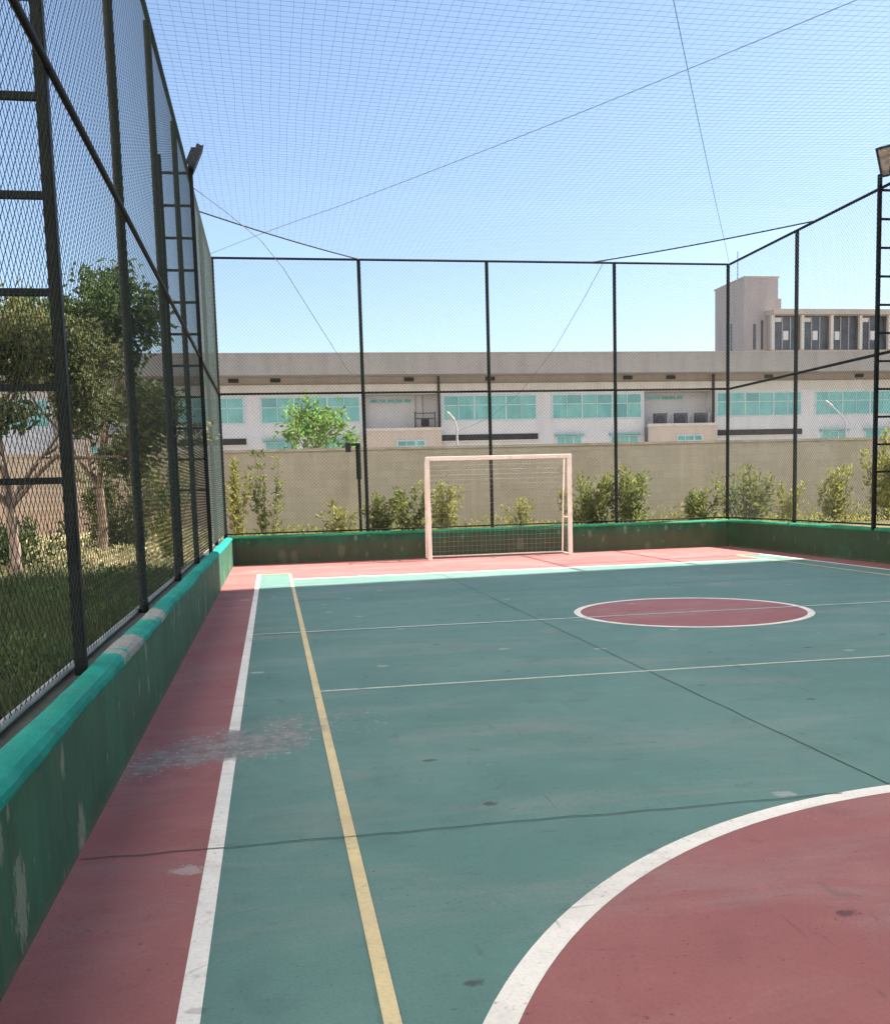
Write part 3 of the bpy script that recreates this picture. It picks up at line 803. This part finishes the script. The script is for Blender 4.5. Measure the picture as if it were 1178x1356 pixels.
shr = [ # px-derived x at depth y
 ('tall_shrub', 'tall thin yellow green shrub in the far left corner, beside the fence post', -.78, 22.3, .55, 2.0, M['leaf_yellow'], 700, .13, 1, 6),
 ('tall_shrub', 'tall sparse pale shrub standing right of the yellow green corner shrub', -.15, 23.0, .75, 1.95, M['leaf_shrub'], 480, .13, 2, 7),
 ('shrub', 'low thin shrub below the dark pole lamp, at its left', 1.45, 22.6, .8, .85, M['leaf_yellow'], 420, .12, 3, 7),
 ('shrub', 'olive shrub right behind the second far fence post', 2.35, 22.2, .9, .95, M['leaf_shrub'], 900, .12, 4, 9),
 ('shrub', 'bushy olive shrub just left of the goal', 3.10, 22.3, .9, 1.05, M['leaf_shrub'], 950, .12, 5, 9),
 ('shrub', 'rounded green shrub seen through the goal beside its left post', 3.95, 22.6, 1.0, 1.3, M['leaf_yellow'], 1000, .12, 6, 10),
 ('shrub', 'thin low shrub seen through the right half of the goal', 5.85, 22.5, .75, .85, M['leaf_yellow'], 380, .12, 7, 7),
 ('shrub', 'dense dark green shrub just right of the goal, left of a fence post', 7.45, 22.4, 1.3, 1.2, M['leaf_shrub'], 1500, .13, 8, 14),
 ('shrub', 'large dense green shrub right behind the fence post, right of the goal', 8.65, 22.6, 1.35, 1.35, M['leaf_shrub'], 1700, .13, 9, 15),
 ('shrub', 'small dark shrub just left of the far right fence corner', 10.25, 22.6, .9, .85, M['leaf_shrub'], 900, .12, 10, 9),
 ('shrub', 'large green shrub behind the far right fence corner', 11.45, 22.4, 1.45, 1.35, M['leaf_shrub'], 1350, .13, 12, 14),
 ('shrub', 'small yellow green shrub behind the right fence, right of its first post', 12.45, 22.2, .8, 1.0, M['leaf_yellow'], 520, .12, 13, 8),
 ('shrub', 'pale spreading shrub behind the right fence, left of the ladder tower', 13.75, 22.3, 1.1, 1.3, M['leaf_yellow'], 800, .14, 14, 9),
 ('tall_shrub', 'tall yellowish shrub behind the ladder tower at the right edge', 15.4, 22.6, 1.2, 2.1, M['leaf_yellow'], 1300, .14, 15, 10),
 ('shrub', 'small yellowish shrub behind the left fence, next to the ladder tower', -1.75, 17.6, .6, 1.15, M['leaf_yellow'], 420, .11, 16, 7),
]
for s_ in shr: shrub(*s_)

LG = 'bushes beyond the left fence'
shrub('bush', 'dense dull green bush behind the left fence, under the dark green tree', -2.95, 19.9, 1.5, 1.75, M['leaf_olive'], 2600, .12, 61, 16, .8, LG)
shrub('bush', 'loose grey green bush behind the left fence, left of the ladder tower', -2.25, 21.6, 1.2, 2.0, M['leaf_shrub'], 1500, .12, 62, 12, .8, LG)
shrub('bush', 'low dark bush at the left photo edge behind the fence, under the blossom tree', -4.35, 17.4, 1.5, 1.0, M['leaf_dark'], 1700, .11, 63, 13, .7, LG)

# grass and ground cover outside the left fence
rn = random.Random(77); gm = MB()
for i in range(52000):
    x = -1.14 - abs(rn.gauss(0, 1.9)); y = rn.uniform(2.2, 16.2)
    if x < -7: continue
    h_ = rn.uniform(.16, .52); a = rn.uniform(0, 6.283); wv = Vector((math.cos(a), math.sin(a), 0))*rn.uniform(.006, .012)
    ln = Vector((rn.uniform(-.14, .14), rn.uniform(-.14, .14), 0)); p = Vector((x, y, -.02)); m1 = p+ln*.4+Vector((0, 0, h_*.6)); tp = p+ln*1.2+Vector((0, 0, h_))
    n = len(gm.v); gm.v += [tuple(p-wv), tuple(p+wv), tuple(m1+wv*.8), tuple(m1-wv*.8), tuple(tp)]
    gm.f += [(n, n+1, n+2, n+3), (n+3, n+2, n+4)]
tag(gm.build('grass', M['grass']), 'dark long grass on the bank outside the left fence', 'grass', None, 'stuff')
um = MB()
for i in range(24000):
    x = -1.35 - abs(rn.gauss(0, 1.5)); y = rn.uniform(2.5, 15.6)
    if x < -6: continue
    hmax = .30+.28*(.5+.5*math.sin(x*3.1+y*1.9))*(.5+.5*math.sin(y*2.7-x))
    p = Vector((x, y, -.02+rn.random()**.8*hmax)); leaf_quad(um, p, rvec(rn)+Vector((0, 0, .5)), rn.uniform(.05, .11), rn.uniform(.025, .05), rn)
tag(um.build('undergrowth', M['leaf_dark']), 'dark leafy undergrowth outside the left fence', 'undergrowth', None, 'stuff')
cm = MB()
for i in range(26000):
    x = -1.15 - abs(rn.gauss(0, 3.2)); y = rn.uniform(15.0, 23.2)
    if x < -12: continue
    p = Vector((x, y, gz(y)-.02+rn.random()**1.5*.34)); leaf_quad(cm, p, rvec(rn)+Vector((0, 0, .4)), rn.uniform(.05, .11), rn.uniform(.03, .06), rn)
tag(cm.build('ground_cover', M['cover']), 'pale dry sunlit ground cover beyond the left fence', 'ground cover', None, 'stuff')

# low weeds along the foot of the far fence
wm = MB()
for i in range(5200):
    x = rn.uniform(-1.0, 16); y = rn.uniform(21.1, 25.3)
    p = Vector((x, y, gz(y)-.02+rn.random()**2*(.16+.38*max(0, math.sin(x*1.9+1)*math.sin(x*.73))) )); leaf_quad(wm, p, rvec(rn)+Vector((0, 0, .9)), rn.uniform(.06, .16), rn.uniform(.02, .05), rn)
tag(wm.build('weeds', M['leaf_yellow']), 'low yellowish weeds along the foot of the block wall', 'weeds', None, 'stuff')

# ------------------------------------------------------------------ apartment block at the right, outside the frame, whose shadow lies over the court
ab = empty('unseen_building', (36, -6, 0)); tag(ab, 'tall cream apartment block standing to the right of the court, outside the picture', 'building')
AY1 = 15.42 + .105*26
m = MB().box(-10, 10, -34, AY1+6, 0, 42); m.build('wall', plain('white_render', (.82, .79, .74), .8, .05, 1), ab)
for k in range(13):
    f = MB()
    for j in range(9):
        yy = -32+6*j
        f.box(-10.06, -10.002, yy, yy+2.2, 1.2+3.1*k, 2.6+3.1*k)
    f.build('window_row', M['tower_dark'], ab)

bounce_block = empty('unseen_building', (-22, -14, 0)); tag(bounce_block, 'tall unseen block added to the left of the court, outside the picture, to bounce sunlight', 'building')  # added unseen block, warms and brightens the shaded court with bounced sunlight
MB().box(-9, 9, -30, 32, 0, 58).build('wall', plain('cream_render', (.82, .77, .68), .8, .05, 1), bounce_block)
for k in range(18):
    f = MB()
    for j in range(8):
        yy = -24+6.2*j
        f.box(9.002, 9.06, yy, yy+1.9, 1.2+3.1*k, 2.5+3.1*k)
    f.build('window_row', M['tower_dark'], bounce_block)

# ------------------------------------------------------------------ camera (solved from the vanishing points)
RW = [[0.9843256, 0.0456196, 0.1703585], [-0.1741474, 0.098861, 0.9797445], [-0.0278538, 0.994055, -0.1052559]]
f_px, ph, pw = 1288.34, 1356.0, 1178.0
cam = bpy.data.cameras.new('camera'); co = bpy.data.objects.new('camera', cam); col.objects.link(co)
cam.sensor_fit = 'VERTICAL'; cam.sensor_height = 36; cam.lens = 36*f_px/ph
cam.shift_y = (785-678)/ph; cam.shift_x = 0
cam.clip_start = .05; cam.clip_end = 5000
right, up, fwd = (Vector((RW[0][i], RW[1][i], RW[2][i])) for i in range(3))
mw = Matrix(((right.x, up.x, -fwd.x, 0), (right.y, up.y, -fwd.y, 0), (right.z, up.z, -fwd.z, 1.45), (0, 0, 0, 1)))
co.matrix_world = mw
sc.camera = co

# ------------------------------------------------------------------ daylight
EL, AZ = R_(51), math.atan2(.105, 1.0)       # sun to the right, a touch beyond the far wall
sd = Vector((math.cos(EL)*math.cos(AZ), math.cos(EL)*math.sin(AZ), math.sin(EL)))
sun = bpy.data.lights.new('sun', 'SUN'); sun.energy = 5.0; sun.angle = R_(.5); sun.color = (1, .91, .78)
so = bpy.data.objects.new('sun', sun); col.objects.link(so); so.rotation_euler = (-sd).to_track_quat('-Z', 'Y').to_euler()
wd = bpy.data.worlds.new('World'); sc.world = wd; wd.use_nodes = True
nt = wd.node_tree; nt.nodes.clear()
sky = nt.nodes.new('ShaderNodeTexSky'); sky.sky_type = 'NISHITA'; sky.sun_disc = False
sky.sun_elevation = EL; sky.sun_rotation = math.pi/2 - AZ
sky.air_density = 1.0; sky.dust_density = 1.0; sky.ozone_density = 1.1; sky.altitude = 50
bg = nt.nodes.new('ShaderNodeBackground'); bg.inputs[1].default_value = .067
ow = nt.nodes.new('ShaderNodeOutputWorld'); nt.links.new(sky.outputs[0], bg.inputs[0]); nt.links.new(bg.outputs[0], ow.inputs[0])
sc.view_settings.view_transform = 'Standard'; sc.view_settings.look = 'None'; sc.view_settings.gamma = 1
sc.view_settings.exposure = 1.86
sc.cycles.max_bounces = 6; sc.cycles.transparent_max_bounces = 8
